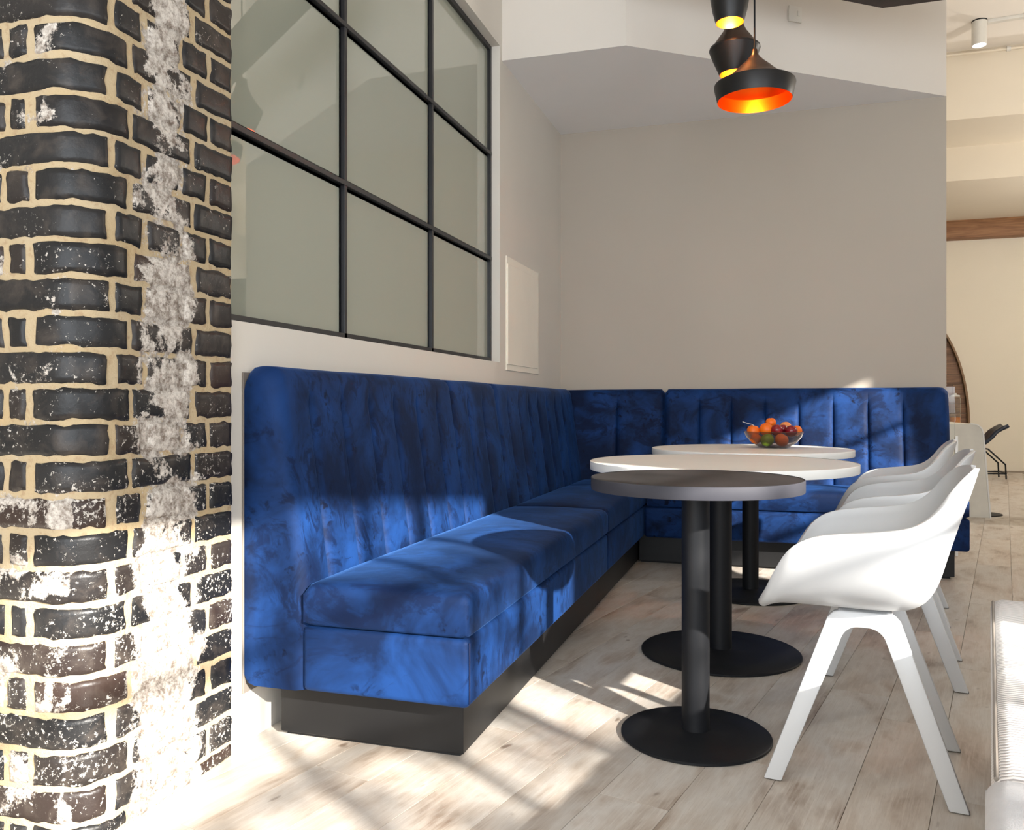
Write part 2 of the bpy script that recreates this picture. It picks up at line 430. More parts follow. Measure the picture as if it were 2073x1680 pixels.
# stepped bulkheads of the far room
FW = 14.7
o = box_ob('ceiling_step_upper', (0.5, 9, 10.8, 12.0, 4.31, H + 0.1), M_beige, kind='structure')
o = box_ob('ceiling_step_lower', (0.5, 9, 11.95, 15.0, 3.88, 4.6), M_beige, kind='structure')
o = box_ob('wall_far', (0.5, 9, FW, FW + 0.2, 0, 4.0), M_far, kind='structure')
o = box_ob('wall_far_left', (0.3, 0.5, 6.1, 15, 0, H), M_far, kind='structure')
o = box_ob('wall_far_right', (8.8, 9.0, 6.0, 15, 0, H), M_far, kind='structure')
o = box_ob('baseboard_far', (0.5, 8.8, FW - 0.02, FW, 0, 0.14), M_far, kind='structure')
# window wall on the right, outside the frame
def WM(): 
    return Matrix(((D.x, N.x, 0, CX), (D.y, N.y, 0, 0), (0, 0, 1, 0), (0, 0, 0, 1)))
WMt = WM()
def wbox(bm, a0, a1, w0, w1, z0, z1): box(bm, a0, a1, w0, w1, z0, z1, M=WMt)
HEAD = 2.78
bm = bmesh.new()
W0, W1 = 2.6, 2.68
wbox(bm, -3.6, -1.9, W0, W1, 0, H); wbox(bm, 1.40, 3.36, W0, W1, 0, H); wbox(bm, 4.56, 15.2, W0, W1, 0, H)
for a0, a1 in ((-1.9, 1.40), (3.36, 4.56)):
    wbox(bm, a0, a1, W0, W1, 0, 0.9 if a0 < 0 else 1.72); wbox(bm, a0, a1, W0, W1, HEAD, H)
wall_r = mesh_ob('wall_right', bm, M_wall, smooth=False); wall_r['kind'] = 'structure'
def side_window(idx, a0, a1, mull):
    root = empty('window_%d' % idx); root['kind'] = 'structure'
    bm = bmesh.new()
    for m in mull: wbox(bm, m - 0.02, m + 0.02, W0 + 0.02, W0 + 0.06, 0.9, HEAD)
    for z in (1.18, 1.58, 1.98, 2.38): wbox(bm, a0, a1, W0 + 0.02, W0 + 0.055, z - 0.018, z + 0.018)
    mesh_ob('window_frame', bm, M_steel, root, smooth=False)
side_window(2, -1.9, 1.40, [-1.665, -0.865, -0.065, 0.335, 0.735])
side_window(3, 3.36, 4.56, [3.96])
# shopfront wall behind the camera
bm = bmesh.new()
box(bm, -0.9, 3.5, -3.2, -3.0, 3.75, H); box(bm, -0.9, -0.3, -3.2, -3.0, 0, 3.75); box(bm, 3.3, 3.5, -3.2, -3.0, 0, 3.75)
o = mesh_ob('wall_front', bm, M_wall, smooth=False); o['kind'] = 'structure'

# ------------------------------------------------------------------ internal window
win = empty('window_1', (0, 2.0, 1.25)); win['kind'] = 'structure'
XF = -0.05; ys = [2.0, 2.85, 3.70, 4.56]; zs = [1.262, 1.845, 2.445, 3.055]
def wloc(b): return (b[0], b[1], b[2] - 2.0, b[3] - 2.0, b[4] - 1.25, b[5] - 1.25)
for y in (2.85, 3.695): 
    m = box_ob('mullion', wloc((XF - 0.05, XF, y - 0.010, y + 0.010, 1.25, 3.06)), M_steel, win, 0.0015, 1)
    box_ob('glazing_bead', wloc((XF - 0.045, XF - 0.018, y - 0.022, y + 0.022, 1.25, 3.06)), M_steel, m)
for z in (1.845, 2.445):
    m = box_ob('transom', wloc((XF - 0.05, XF + 0.002, 2.0, 4.56, z - 0.010, z + 0.010)), M_steel, win, 0.0015, 1)
    box_ob('glazing_bead', wloc((XF - 0.045, XF - 0.018, 2.0, 4.56, z - 0.022, z + 0.022)), M_steel, m)
bm = bmesh.new()
for b in ((2.0, 4.56, 1.25, 1.276), (2.0, 4.56, 3.034, 3.06)): box(bm, *wloc((XF - 0.05, XF, b[0], b[1], b[2], b[3])))
for b in ((4.537, 4.56, 1.276, 3.034), (2.0, 2.02, 1.276, 3.034)): box(bm, *wloc((XF - 0.05, XF, b[0], b[1], b[2], b[3])))
mesh_ob('window_frame', bm, M_steel, win, smooth=False)
yy = [2.02, 2.84, 2.86, 3.685, 3.705, 4.537]; zz = [1.276, 1.835, 1.855, 2.435, 2.455, 3.034]
for i in range(3):
    for j in range(3):
        box_ob('glass_pane', wloc((XF - 0.024, XF - 0.018, yy[2 * i], yy[2 * i + 1], zz[2 * j], zz[2 * j + 1])), M_pane, win)
box_ob('backing_wall', wloc((-0.28, -0.12, 2.0, 4.56, 1.25, 3.06)), M_wall, win)

# access panel
p = empty('access_panel', (0, 4.667, 1.21)); tag(p, 'cream metal access panel flush on the left wall beyond the black framed window', 'access panel')
box_ob('panel_frame', (0.0, 0.006, 0, 0.693, 0, 0.668), M_panel, p, 0.001, 1)
box_ob('panel_door', (0.006, 0.011, 0.012, 0.66, 0.035, 0.625), M_panel, p, 0.001, 1)

# switch plate on the slanted bulkhead
sw = empty('switch_plate', R(0.105, 5.27) + (3.282,), math.atan2(1.37, 1.835)); tag(sw, 'small white square switch plate on the slanted bulkhead right of the pendants', 'switch')
box_ob('plate', (-0.045, 0.045, -0.014, 0.0, 0, 0.092), M_switch, sw, 0.003)
box_ob('rocker', (0.012, 0.028, -0.018, -0.014, 0.034, 0.064), M_switch, sw, 0.001, 1)

# dark timber frame near the ceiling
tb = empty('timber_beam', R(0.56, 5.02) + (3.19,)); tag(tb, 'dark stained timber corner beam at the top of the frame above the slanted bulkhead', 'beam')
d1 = Vector((-1.835, -1.37, 0)).normalized(); d2 = Vector((1, 0, 0))
def beam(name, d, side, L, parent, z0, z1, w, back=0.0):
    bm = bmesh.new(); s = Vector((-d.y, d.x, 0)) * side
    q = [d * 0, d * L, d * L + s * w, Vector((0.333 * w, -w, 0))]   # mitred at the corner
    prism(bm, [(v.x, v.y) for v in q], z0, z1); return mesh_ob(name, bm, M_darkwood, parent, smooth=False)
beam('beam_arm', d1, 1, 1.6, tb, 0, 0.16, 0.10); beam('beam_arm', d2, -1, 0.62, tb, 0, 0.16, 0.10)
beam('beam_lip', d1, 1, 1.6, tb, 0.16, 0.30, 0.06); beam('beam_lip', d2, -1, 0.62, tb, 0.16, 0.30, 0.06)
tube_ob('hanger_rod', [(0.05, -0.05, 0.28), (0.05, -0.05, H - 3.2)], 0.008, M_black, tb)
tube_ob('hanger_rod', [(-1.15, -0.95, 0.28), (-1.15, -0.95, H - 3.2)], 0.008, M_black, tb)

# ------------------------------------------------------------------ brick column
bc = empty('brick_column', (0, 0, 0)); tag(bc, 'dark glazed brick column with sandy mortar and white lime bloom at the left edge', 'column')
XS, YFAR, YN, RR = 0.03, 2.04, 1.50, 0.11
S1 = YFAR - (YN + RR); S2 = S1 + RR * pi / 2
def path(s):
    """point and outward normal along the column's face"""
    if s <= S1: return Vector((XS, YFAR - s, 0)), Vector((1, 0, 0))
    if s <= S2:
        t = (s - S1) / RR; n = Vector((cos(t), -sin(t), 0)); return Vector((XS - RR, YN + RR, 0)) + n * RR, n
    return Vector((XS - RR - (s - S2), YN, 0)), Vector((0, -1, 0))
STOT = S2 + 0.42
# mortar body
bm = bmesh.new(); ss = [i * STOT / 60 for i in range(61)]
zr = [i * 0.03 for i in range(88)]
grid = []
for z in zr:
    row = []
    for s in ss:
        p_, n_ = path(s); q = p_ - n_ * (0.0035 + 0.003 * noise.noise(Vector((s * 18, z * 18, 3))))
        row.append(bm.verts.new((q.x, q.y, z)))
    grid.append(row)
for i in range(len(zr) - 1):
    for j in range(60): bm.faces.new((grid[i][j], grid[i][j + 1], grid[i + 1][j + 1], grid[i + 1][j]))
# close the body behind
zt = zr[-1]
bk = [(XS - RR - 0.42, YFAR), ]
a0 = bm.verts.new((bk[0][0], bk[0][1], 0)); a1 = bm.verts.new((bk[0][0], bk[0][1], zt))
colL = [grid[i][60] for i in range(len(zr))]; colR = [grid[i][0] for i in range(len(zr))]
bm.faces.new(colL + [a1, a0]); bm.faces.new([a0, a1] + colR[::-1])
bm.faces.new(grid[-1] + [a1]); bm.faces.new([a0] + grid[0][::-1])
mesh_ob('mortar', bm, M_mortar, bc, sharp=50)
def brick(s0, s1, z0, z1, seed):
    rnd = random.Random(seed); L = s1 - s0; Hh = z1 - z0
    cols = [0, 0.006, 0.018]; n = max(2, int(L / 0.022))
    cols += [0.018 + (L - 0.036) * i / n for i in range(1, n)] + [L - 0.018, L - 0.006, L]
    rows = [0, 0.005, 0.016, Hh / 2, Hh - 0.016, Hh - 0.005, Hh]
    bm = bmesh.new(); lay = bm.verts.layers.float.new('edge'); G = []
    tilt = rnd.uniform(-0.0025, 0.0025); out = rnd.uniform(-0.001, 0.003)
    for r in rows:
        row = []
        for c in cols:
            e = min(c, L - c, r, Hh - r)
            depth = -0.008 if e == 0 else (0.0005 if e < 0.01 else 0.002)
            j = Vector((c * 40 + seed, r * 40, seed * 1.7))
            ds = dz = 0
            if e < 0.01:
                ds = noise.noise(j) * 0.007 * (1 if (c < 0.01 or L - c < 0.01) else 0)
                dz = noise.noise(j + Vector((9, 9, 9))) * 0.007 * (1 if (r < 0.01 or Hh - r < 0.01) else 0)
            s = s0 + c + ds; z = z0 + r + dz + tilt * (c / L - 0.5)
            if s0 <= 0.0001 and c == 0: s = 0.0
            s = max(0, s); p_, n_ = path(s)
            q = p_ + n_ * (depth + out + 0.002 * noise.noise(Vector((c * 25, r * 25, seed))))
            v = bm.verts.new((q.x, q.y, max(0.001, z))); v[lay] = e; row.append(v)
        G.append(row)
    for i in range(len(rows) - 1):
        for j in range(len(cols) - 1): bm.faces.new((G[i][j], G[i][j + 1], G[i + 1][j + 1], G[i + 1][j]))
    o = mesh_ob('brick', bm, M_brick, bc, sharp=80)
    return o
CA = [(0.0, 0.095), (0.111, 0.204), (0.217, 0.338), (0.353, 0.441), (0.459, 0.80), (0.815, 0.90), (0.914, 1.05)]
CB = [(0.0, 0.157), (0.175, 0.386), (0.402, 0.634), (0.655, 0.708), (0.724, 0.90), (0.914, 1.05)]
nb = 0
for k in range(-1, 31):
    zb = 0.0455 + 0.0834 * k + 0.005; zt_ = zb + 0.0734
    if zt_ < 0.02: continue
    for (s0, s1) in (CA if k % 2 == 0 else CB):
        rj = random.Random(k * 17 + int(s0 * 1000)); d0 = rj.uniform(-0.004, 0.004) if s0 > 0 else 0
        brick(s0 + d0, min(s1 + rj.uniform(-0.004, 0.004), STOT), max(zb, 0.003), zt_, k * 31 + int(s0 * 100)); nb += 1
print('bricks', nb)

# ------------------------------------------------------------------ banquette
def groove_cols(L, grooves, soft=()):
    c = {0.0, L}
    x = 0.0
    while x < L: c.add(round(x, 4)); x += 0.025
    for g_ in grooves:
        for d_ in (-0.024, -0.012, -0.006, -0.0025, 0, 0.0025, 0.006, 0.012, 0.024): c.add(round(g_ + d_, 4))
    c = sorted(v for v in c if 0 <= v <= L)
    out = [c[0]]
    for v in c[1:]:
        if v - out[-1] > 0.0015: out.append(v)
    out[-1] = L
    return out
def backrest(name, parent, L, grooves, full, place, z0=0.177, d0=0.007, lo=0.215, hi=0.115, z1=1.12, endr=(0.03, 0.03)):
    """place(s, d, z) -> world; grooves fade out towards the top, full grooves run over it"""
    prof = [(d0 + 0.035, z0), (d0 + 0.012, z0 + 0.008), (d0, z0 + 0.03), (d0, z1 - 0.04), (d0 + 0.004, z1 - 0.018), (d0 + 0.02, z1 - 0.004), (d0 + 0.045, z1), (hi - 0.03, z1 - 0.002), (hi - 0.008, z1 - 0.012), (hi + 0.006, z1 - 0.035)]
    nz = 16
    for i in range(1, nz + 1):
        t = i / nz; z = lerp(z1 - 0.035, 0.40, t); prof.append((lerp(hi + 0.006, lo, t), z))
    prof.append((lo, z0))
    cols = groove_cols(L, list(grooves) + list(full)); bm = bmesh.new(); G = []
    allg = sorted(list(grooves) + list(full))
    for s in cols:
        row = []
        # inset at the two ends for a rounded end
        ei = 0.0
        for e, d_ in ((endr[0], s), (endr[1], L - s)):
            if e and d_ < e: ei = max(ei, e * (1 - sqrt(max(0, 1 - ((e - d_) / e) ** 2))))
        for (d, z) in prof:
            front = max(0.0, min(1.0, (d - 0.06) / 0.04))
            dep = 0.0; puff = 0.0
            for gx in allg:
                q = abs(s - gx); isf = gx in full
                if q < 0.045:
                    fade = 1.0 if isf else max(0.0, min(1.0, (z1 - 0.07 - z) / 0.06))
                    m = (0.017 if isf else 0.012) * math.exp(-q / 0.005) + (0.010 if isf else 0.008) * math.exp(-(q / 0.020) ** 2)
                    dep = max(dep, m * fade)
                    if isf and z > z1 - 0.03: dep = max(dep, m)
            wv = 0.0025 * noise.noise(Vector((s * 3, z * 3, L)))
            dd = d - dep * front - ei * front + wv * front
            zz_ = z - (ei if z > z1 - 0.1 else 0) - (dep * 0.8 if z > z1 - 0.03 else 0) + (wv if z > z1 - 0.03 else 0)
            row.append(bm.verts.new(place(s, dd, zz_)))
        G.append(row)
    n = len(prof)
    for i in range(len(cols) - 1):
        for j in range(n - 1): bm.faces.new((G[i][j], G[i + 1][j], G[i + 1][j + 1], G[i][j + 1]))
        bm.faces.new((G[i][n - 1], G[i + 1][n - 1], G[i + 1][0], G[i][0]))
    bm.faces.new(G[0][::-1]); bm.faces.new(G[-1])
    return mesh_ob(name, bm, M_velvet, parent, sharp=60)
def cushion(name, parent, L, d0, d1, z0, z1, place, crown=0.022, r=0.028):
    """box cushion with rounded edges and a crowned top"""
    bm = bmesh.new(); nu, nv = max(8, int(L / 0.06)), 14
    def sec(t, n):    # clustered towards both ends
        return t
    us = [0, 0.004, 0.012, 0.028] + [0.028 + (L - 0.056) * i / nu for i in range(1, nu)] + [L - 0.028, L - 0.012, L - 0.004, L]
    Dp = d1 - d0
    vs = [0, 0.004, 0.012, 0.028] + [0.028 + (Dp - 0.056) * i / nv for i in range(1, nv)] + [Dp - 0.028, Dp - 0.012, Dp - 0.004, Dp]
    def drop(q):
        return r - sqrt(max(0, r * r - (r - min(q, r)) ** 2))
    top, bot = [], []
    for u in us:
        rt, rb = [], []
        for v in vs:
            e1, e2 = min(u, L - u), min(v, Dp - v)
            dz = drop(e1) + drop(e2); dz = min(dz, r)
            cr = crown * (min(1, e1 / 0.25) ** 0.5) * (min(1, e2 / 0.2) ** 0.6) + 0.004 * noise.noise(Vector((u * 4, v * 4, z0 * 9))) * min(1, e1 / 0.1) * min(1, e2 / 0.1)
            rt.append(bm.verts.new(place(u, d0 + v, z1 - dz + cr))); rb.append(bm.verts.new(place(u, d0 + v, z0 + min(0.012, dz * 0.4))))
        top.append(rt); bot.append(rb)
    nu_, nv_ = len(us), len(vs)
    for i in range(nu_ - 1):
        for j in range(nv_ - 1):
            bm.faces.new((top[i][j], top[i + 1][j], top[i + 1][j + 1], top[i][j + 1])); bm.faces.new((bot[i][j], bot[i][j + 1], bot[i + 1][j + 1], bot[i + 1][j]))
    per = [(i, 0) for i in range(nu_)] + [(nu_ - 1, j) for j in range(1, nv_)] + [(i, nv_ - 1) for i in range(nu_ - 2, -1, -1)] + [(0, j) for j in range(nv_ - 2, 0, -1)]
    for a_, b2 in zip(per, per[1:] + per[:1]):
        bm.faces.new((top[a_[0]][a_[1]], top[b2[0]][b2[1]], bot[b2[0]][b2[1]], bot[a_[0]][a_[1]]))
    return mesh_ob(name, bm, M_velvet, parent, sharp=60)
def rbox(name, parent, b, mat, bw, seg=4):
    return box_ob(name, b, mat, parent, bw, seg)

# module 1: along the left wall, nearest
Y0, YB = 2.13, 4.12
m1 = empty('banquette', (0, Y0, 0)); tag(m1, 'blue velvet banquette section nearest the brick column, with exposed end and sunlit seat', 'banquette', 'blue velvet banquette sections')
pl = lambda y00: (lambda s, d, z: (d, s, z))
backrest('backrest', m1, YB - Y0, [y - Y0 for y in (2.30, 2.50, 2.70, 2.90, 3.11, 3.315, 3.70, 3.905)], [3.50 - Y0], pl(Y0), endr=(0.035, 0.03))
rbox('seat_base', m1, (0.20, 0.71, 0.002, YB - Y0, 0.177, 0.365), M_velvet, 0.016)
cushion('seat_cushion', m1, YB - Y0 - 0.004, 0.205, 0.712, 0.366, 0.487, lambda s, d, z: (d, s + 0.0, z))
box_ob('plinth', (0.067, 0.66, 0.10, YB - Y0, 0.012, 0.178), M_plinth, m1, 0.0015, 1)
box_ob('plinth_foot', (0.08, 0.645, 0.115, YB - Y0, 0.0, 0.012), M_rubber, m1)
box_ob('back_panel', (0.001, 0.0065, -0.004, YB - Y0, 0.150, 1.10), M_taupe, m1, 0.001, 1)
# piping on the base's front corner
tube_ob('seam_piping', [(0.7115, 0.012, 0.19), (0.7115, 0.012, 0.355)], 0.002, M_thread, m1, 6)

# module 2: the corner
m2 = empty('banquette', (0, YB, 0)); tag(m2, 'blue velvet banquette section that turns the corner, in shade behind the tables', 'banquette', 'blue velvet banquette sections')
backrest('backrest', m2, 5.80 - YB, [y - YB for y in (4.31, 4.51, 4.71, 4.91, 5.11, 5.31, 5.51)], [], pl(YB), endr=(0.03, 0.004))
XB = 0.768
def place_back(xs, y0off):
    return lambda s, d, z: (xs + s, (BWY - d) - y0off, z)
backrest('backrest_return', m2, XB - 0.02, [0.42], [], place_back(0.02, YB), endr=(0.004, 0.03), z1=1.118)
rbox('seat_base', m2, (0.20, 0.71, 0.002, BWY - 0.02 - YB, 0.177, 0.365), M_velvet, 0.016)
cushion('seat_cushion', m2, 5.29 - YB, 0.205, 0.712, 0.366, 0.487, lambda s, d, z: (d, s + 0.004, z))
cushion('corner_cushion', m2, 0.50, 0.215, 0.69, 0.366, 0.487, lambda s, d, z: (0.21 + s, (BWY - d) - YB, z))
box_ob('plinth', (0.067, 0.66, 0.0, BWY - 0.05 - YB, 0.012, 0.178), M_plinth, m2, 0.0015, 1)
box_ob('plinth_foot', (0.08, 0.645, 0.0, BWY - 0.08 - YB, 0.0, 0.012), M_rubber, m2)

# module 3: along the back wall
XE = 2.55
m3 = empty('banquette', (XB, BWY, 0)); tag(m3, 'blue velvet banquette section along the back wall, sunlit behind the fruit bowl', 'banquette', 'blue velvet banquette sections')
backrest('backrest', m3, XE - XB, [CX + v - XB for v in (-0.497, -0.287, -0.068, 0.145, 0.357, 0.567, 0.775)], [], lambda s, d, z: (s, -d, z), endr=(0.03, 0.05))
rbox('seat_base', m3, (-0.05, XE - XB, -0.70, -0.20, 0.177, 0.365), M_velvet, 0.018)
cushion('seat_cushion', m3, XE - XB + 0.03, 0.205, 0.70, 0.366, 0.487, lambda s, d, z: (s - 0.035, -d, z))
box_ob('plinth', (-0.10, XE - XB - 0.06, -0.59, -0.05, 0.012, 0.178), M_plinth, m3, 0.0015, 1)
box_ob('plinth_foot', (-0.09, XE - XB - 0.08, -0.575, -0.08, 0.0, 0.012), M_rubber, m3)

# ------------------------------------------------------------------ tables
def table(loc, rtop, zt, th, rbase, rpole, mtop, medge, label, name='round_table'):
    t = empty(name, (loc[0], loc[1], 0)); tag(t, label, 'table', 'round pedestal tables')
    zb = zt - th
    lathe_ob('base', [(0, 0.0), (rbase - 0.004, 0.0), (rbase, 0.003), (rbase, 0.009), (rbase - 0.004, 0.012), (rbase * 0.6, 0.0145), (rpole + 0.012, 0.021), (rpole, 0.024)], M_black, t, 96, sharp=50)
    lathe_ob('pole', [(rpole, 0.018), (rpole, zb - 0.012)], M_black, t, 48, cap0=True, cap1=True)
    lathe_ob('mounting_plate', [(0, zb - 0.012), (rtop * 0.45, zb - 0.012), (rtop * 0.45, zb - 0.004), (0, zb - 0.004)], M_black, t, 48)
    lathe_ob('table_top', [(0, zb - 0.002), (rtop - 0.003, zb - 0.002), (rtop - 0.003, zt - 0.001), (0, zt)], mtop, t, 96)
    lathe_ob('edge_band', [(rtop - 0.0035, zb - 0.003), (rtop - 0.001, zb - 0.003), (rtop, zb - 0.001), (rtop, zt - 0.0015), (rtop - 0.001, zt + 0.0002), (rtop - 0.0035, zt + 0.0002)], medge, t, 96, sharp=60)
    return t
table(R(-0.232, 2.597), 0.316, 0.784, 0.033, 0.224, 0.0415, M_ttop, M_tedge, 'small charcoal topped round table on a black pedestal, nearest of the three tables')
table(R(-0.215, 3.503), 0.526, 0.776, 0.030, 0.316, 0.046, M_white_lam, M_white_edge, 'large white topped round table between the charcoal table and the one carrying fruit')
table(R(-0.13, 4.69), 0.522, 0.773, 0.030, 0.315, 0.0425, M_white_lam, M_white_edge, 'white topped round table carrying the fruit bowl')

# ------------------------------------------------------------------ chairs
K = [ # v,  Cf,   Cz,    Rf,   Rz,   W
    (0.00, 0.275, 0.447, 0.262, 0.466, 0.150),
    (0.06, 0.250, 0.459, 0.240, 0.505, 0.205),
    (0.13, 0.215, 0.465, 0.212, 0.568, 0.245),
    (0.21, 0.165, 0.465, 0.176, 0.632, 0.272),
    (0.28, 0.120, 0.465, 0.130, 0.664, 0.282),
    (0.38, 0.060, 0.465, 0.060, 0.680, 0.288),
    (0.50, -0.020, 0.465, -0.025, 0.690, 0.290),
    (0.60, -0.085, 0.470, -0.092, 0.702, 0.286),
    (0.68, -0.128, 0.490, -0.132, 0.722, 0.276),
    (0.75, -0.156, 0.535, -0.163, 0.752, 0.262),
    (0.83, -0.180, 0.615, -0.192, 0.792, 0.240),
    (0.91, -0.210, 0.712, -0.220, 0.822, 0.200),
    (0.96, -0.232, 0.775, -0.238, 0.834, 0.145),
    (1.00, -0.252, 0.834, -0.252, 0.840, 0.060)]
def shell_bm():
    bm = bmesh.new(); nv, nu = 44, 36; G = []
    for i in range(nv + 1):
        v = i / nv; cf, cz, rf, rz, w = cmul(K, v); row = []
        for j in range(-nu // 2, nu // 2 + 1):
            u = j / (nu / 2); th = abs(u) * pi / 2
            gy = sin(th) ** 0.85 if u else 0.0; h = (1 - cos(th)) ** 1.25
            y = math.copysign(w * gy, u)
            row.append(bm.verts.new((cf + (rf - cf) * h, y, cz + (rz - cz) * h)))
        G.append(row)
    for i in range(nv):
        for j in range(nu): bm.faces.new((G[i][j], G[i][j + 1], G[i + 1][j + 1], G[i + 1][j]))
    return bm
def make_chair():
    c = empty('tub_chair')
    sh = mesh_ob('seat_shell', shell_bm(), M_plastic, c, sharp=180)
    so = sh.modifiers.new('thickness', 'SOLIDIFY'); so.thickness = 0.013; so.offset = 1; so.use_even_offset = False
    bv = sh.modifiers.new('soft_rim', 'BEVEL'); bv.width = 0.004; bv.segments = 2; bv.limit_method = 'ANGLE'; bv.angle_limit = radians(50)
    top = 0.452
    for sy in (-1, 1):
        for sx in (1, -1):
            # half an inverted U: outline in (f, h); side plane leans outwards towards the floor
            o_ = [(0.0, top), (0.055, top), (0.075, top - 0.004), (0.090, top - 0.02), (0.244, 0.0), (0.198, 0.0)]
            q = []
            cxr, czr, rr = 0.012, top - 0.040 - 0.045, 0.045
            for k in range(0, 7):
                a_ = radians(18) + (pi / 2 - radians(18)) * k / 6
                q.append((cxr + rr * cos(a_), czr + rr * sin(a_)))
            out = o_ + q + [(0.0, top - 0.040)]
            bm = bmesh.new(); fr, bk_ = [], []
            for f_, h_ in out:
                yy_ = lerp(0.205, 0.125, h_ / top)
                fr.append(bm.verts.new((sx * f_ + 0.009, sy * (yy_ + 0.013), h_))); bk_.append(bm.verts.new((sx * f_ + 0.009, sy * (yy_ - 0.013), h_)))
            bm.faces.new(fr); bm.faces.new(bk_[::-1]); n = len(out)
            for k in range(n - 1): bm.faces.new((fr[k], fr[k + 1], bk_[k + 1], bk_[k]))
            bmesh.ops.recalc_face_normals(bm, faces=bm.faces); bev(bm, 0.004, 2, 30)
            lg = mesh_ob('leg', bm, M_leg, c, sharp=40)
            box_ob('foot_glide', (min(sx * 0.204, sx * 0.238) + 0.003, max(sx * 0.204, sx * 0.238) + 0.003, sy * 0.205 - 0.009, sy * 0.205 + 0.009, 0.0, 0.003), M_rubber, lg)
            lg.location.z = 0.0025
    box_ob('seat_mount', (-0.06, 0.075, -0.125, 0.125, 0.43, 0.456), M_leg, c, 0.006)
    return c
ch = make_chair()
rot = radians(172.1)
spots = [(0.249, 2.532, rot, 'white tub armchair nearest the viewer, its outer side in full sun'),
         (0.437, 3.50, rot, 'white tub armchair in the middle of the row, mostly hidden behind the nearest chair'),
         (0.552, 4.44, radians(171), 'white tub armchair farthest along the row, beside the fruit bowl table')]
for i, (x, y, r, lab) in enumerate(spots):
    o = ch if i == 0 else dup(ch)
    o.location = (x + CX, y, 0); o.rotation_euler = (0, 0, r)
    tag(o, lab, 'chair', 'white tub armchairs along the tables')

# ------------------------------------------------------------------ pendants
def shade(loc, outer, neck, inner, label, bulbz, zc, name, lining, watt):
    p = empty(name, loc); tag(p, label, 'pendant lamp', 'black pendant lamps over the tables')
    lathe_ob('lamp_shade', outer, M_shade, p, 64, sharp=30)
    lathe_ob('shade_neck', neck, M_neck, p, 64, sharp=50)
    lathe_ob('gold_lining', inner, lining, p, 64, sharp=30)
    lathe_ob('bulb', [(0, bulbz - 0.028), (0.014, bulbz - 0.025), (0.024, bulbz - 0.008), (0.022, bulbz + 0.010), (0.011, bulbz + 0.032), (0.011, bulbz + 0.05)], M_bulb, p, 24)
    tube_ob('cord', [(0, 0, zc), (0, 0, H - loc[2])], 0.0042, M_black, p, 8)
    l = bpy.data.lights.new('lamp_light', 'POINT'); l.energy = watt; l.color = (1, 0.6, 0.25); l.shadow_soft_size = 0.03
    lo = bpy.data.objects.new('lamp_light', l); COL.objects.link(lo); lo.parent = p; lo.location = (0, 0, bulbz - 0.05)
    return p
zc_ = 0.19
shade(R(-0.093, 4.014) + (2.403,), [(0.165, 0.0), (0.1662, 0.0), (0.182, 0.068), (0.180, 0.076), (0.170, 0.080)],
      [(0.170, 0.080), (0.135, 0.098), (0.10, 0.125), (0.071, 0.154), (0.046, 0.176), (0.027, 0.196), (0.015, 0.214), (0.012, 0.235), (0.0, 0.236)],
      [(0.165, 0.0), (0.179, 0.067), (0.168, 0.077), (0.131, 0.095), (0.096, 0.121), (0.066, 0.150), (0.042, 0.170), (0.0, 0.185)],
      'wide flat black pendant with orange lining, lowest of the three', 0.13, 0.235, 'pendant_lamp', M_goldred, 2.5)
shade(R(-0.189, 4.18) + (2.597,), [(0.070, 0.0), (0.0712, 0.0), (0.104, 0.075), (0.120, 0.118), (0.118, 0.128), (0.106, 0.134)],
      [(0.106, 0.134), (0.094, 0.152), (0.076, 0.178), (0.056, 0.205), (0.042, 0.235), (0.034, 0.265), (0.030, 0.30), (0.0, 0.302)],
      [(0.070, 0.0), (0.102, 0.075), (0.117, 0.118), (0.104, 0.130), (0.076, 0.144), (0.054, 0.168), (0.04, 0.2), (0.0, 0.24)],
      'squat black bowl shaped pendant with bronze neck, middle of the three', 0.145, 0.30, 'pendant_lamp', M_gold, 5)
shade(R(-0.20, 3.955) + (2.750,), [(0.0615, 0.0), (0.0625, 0.0), (0.078, 0.056), (0.087, 0.11), (0.0885, 0.155), (0.082, 0.195), (0.065, 0.235)],
      [(0.065, 0.235), (0.047, 0.262), (0.034, 0.29), (0.026, 0.325), (0.0, 0.327)],
      [(0.0615, 0.0), (0.076, 0.056), (0.085, 0.11), (0.086, 0.155), (0.079, 0.195), (0.061, 0.235), (0.03, 0.28), (0.0, 0.29)],
      'tall black vase shaped pendant with yellow glow, topmost and cut by the frame', 0.11, 0.325, 'pendant_lamp', M_gold, 5)

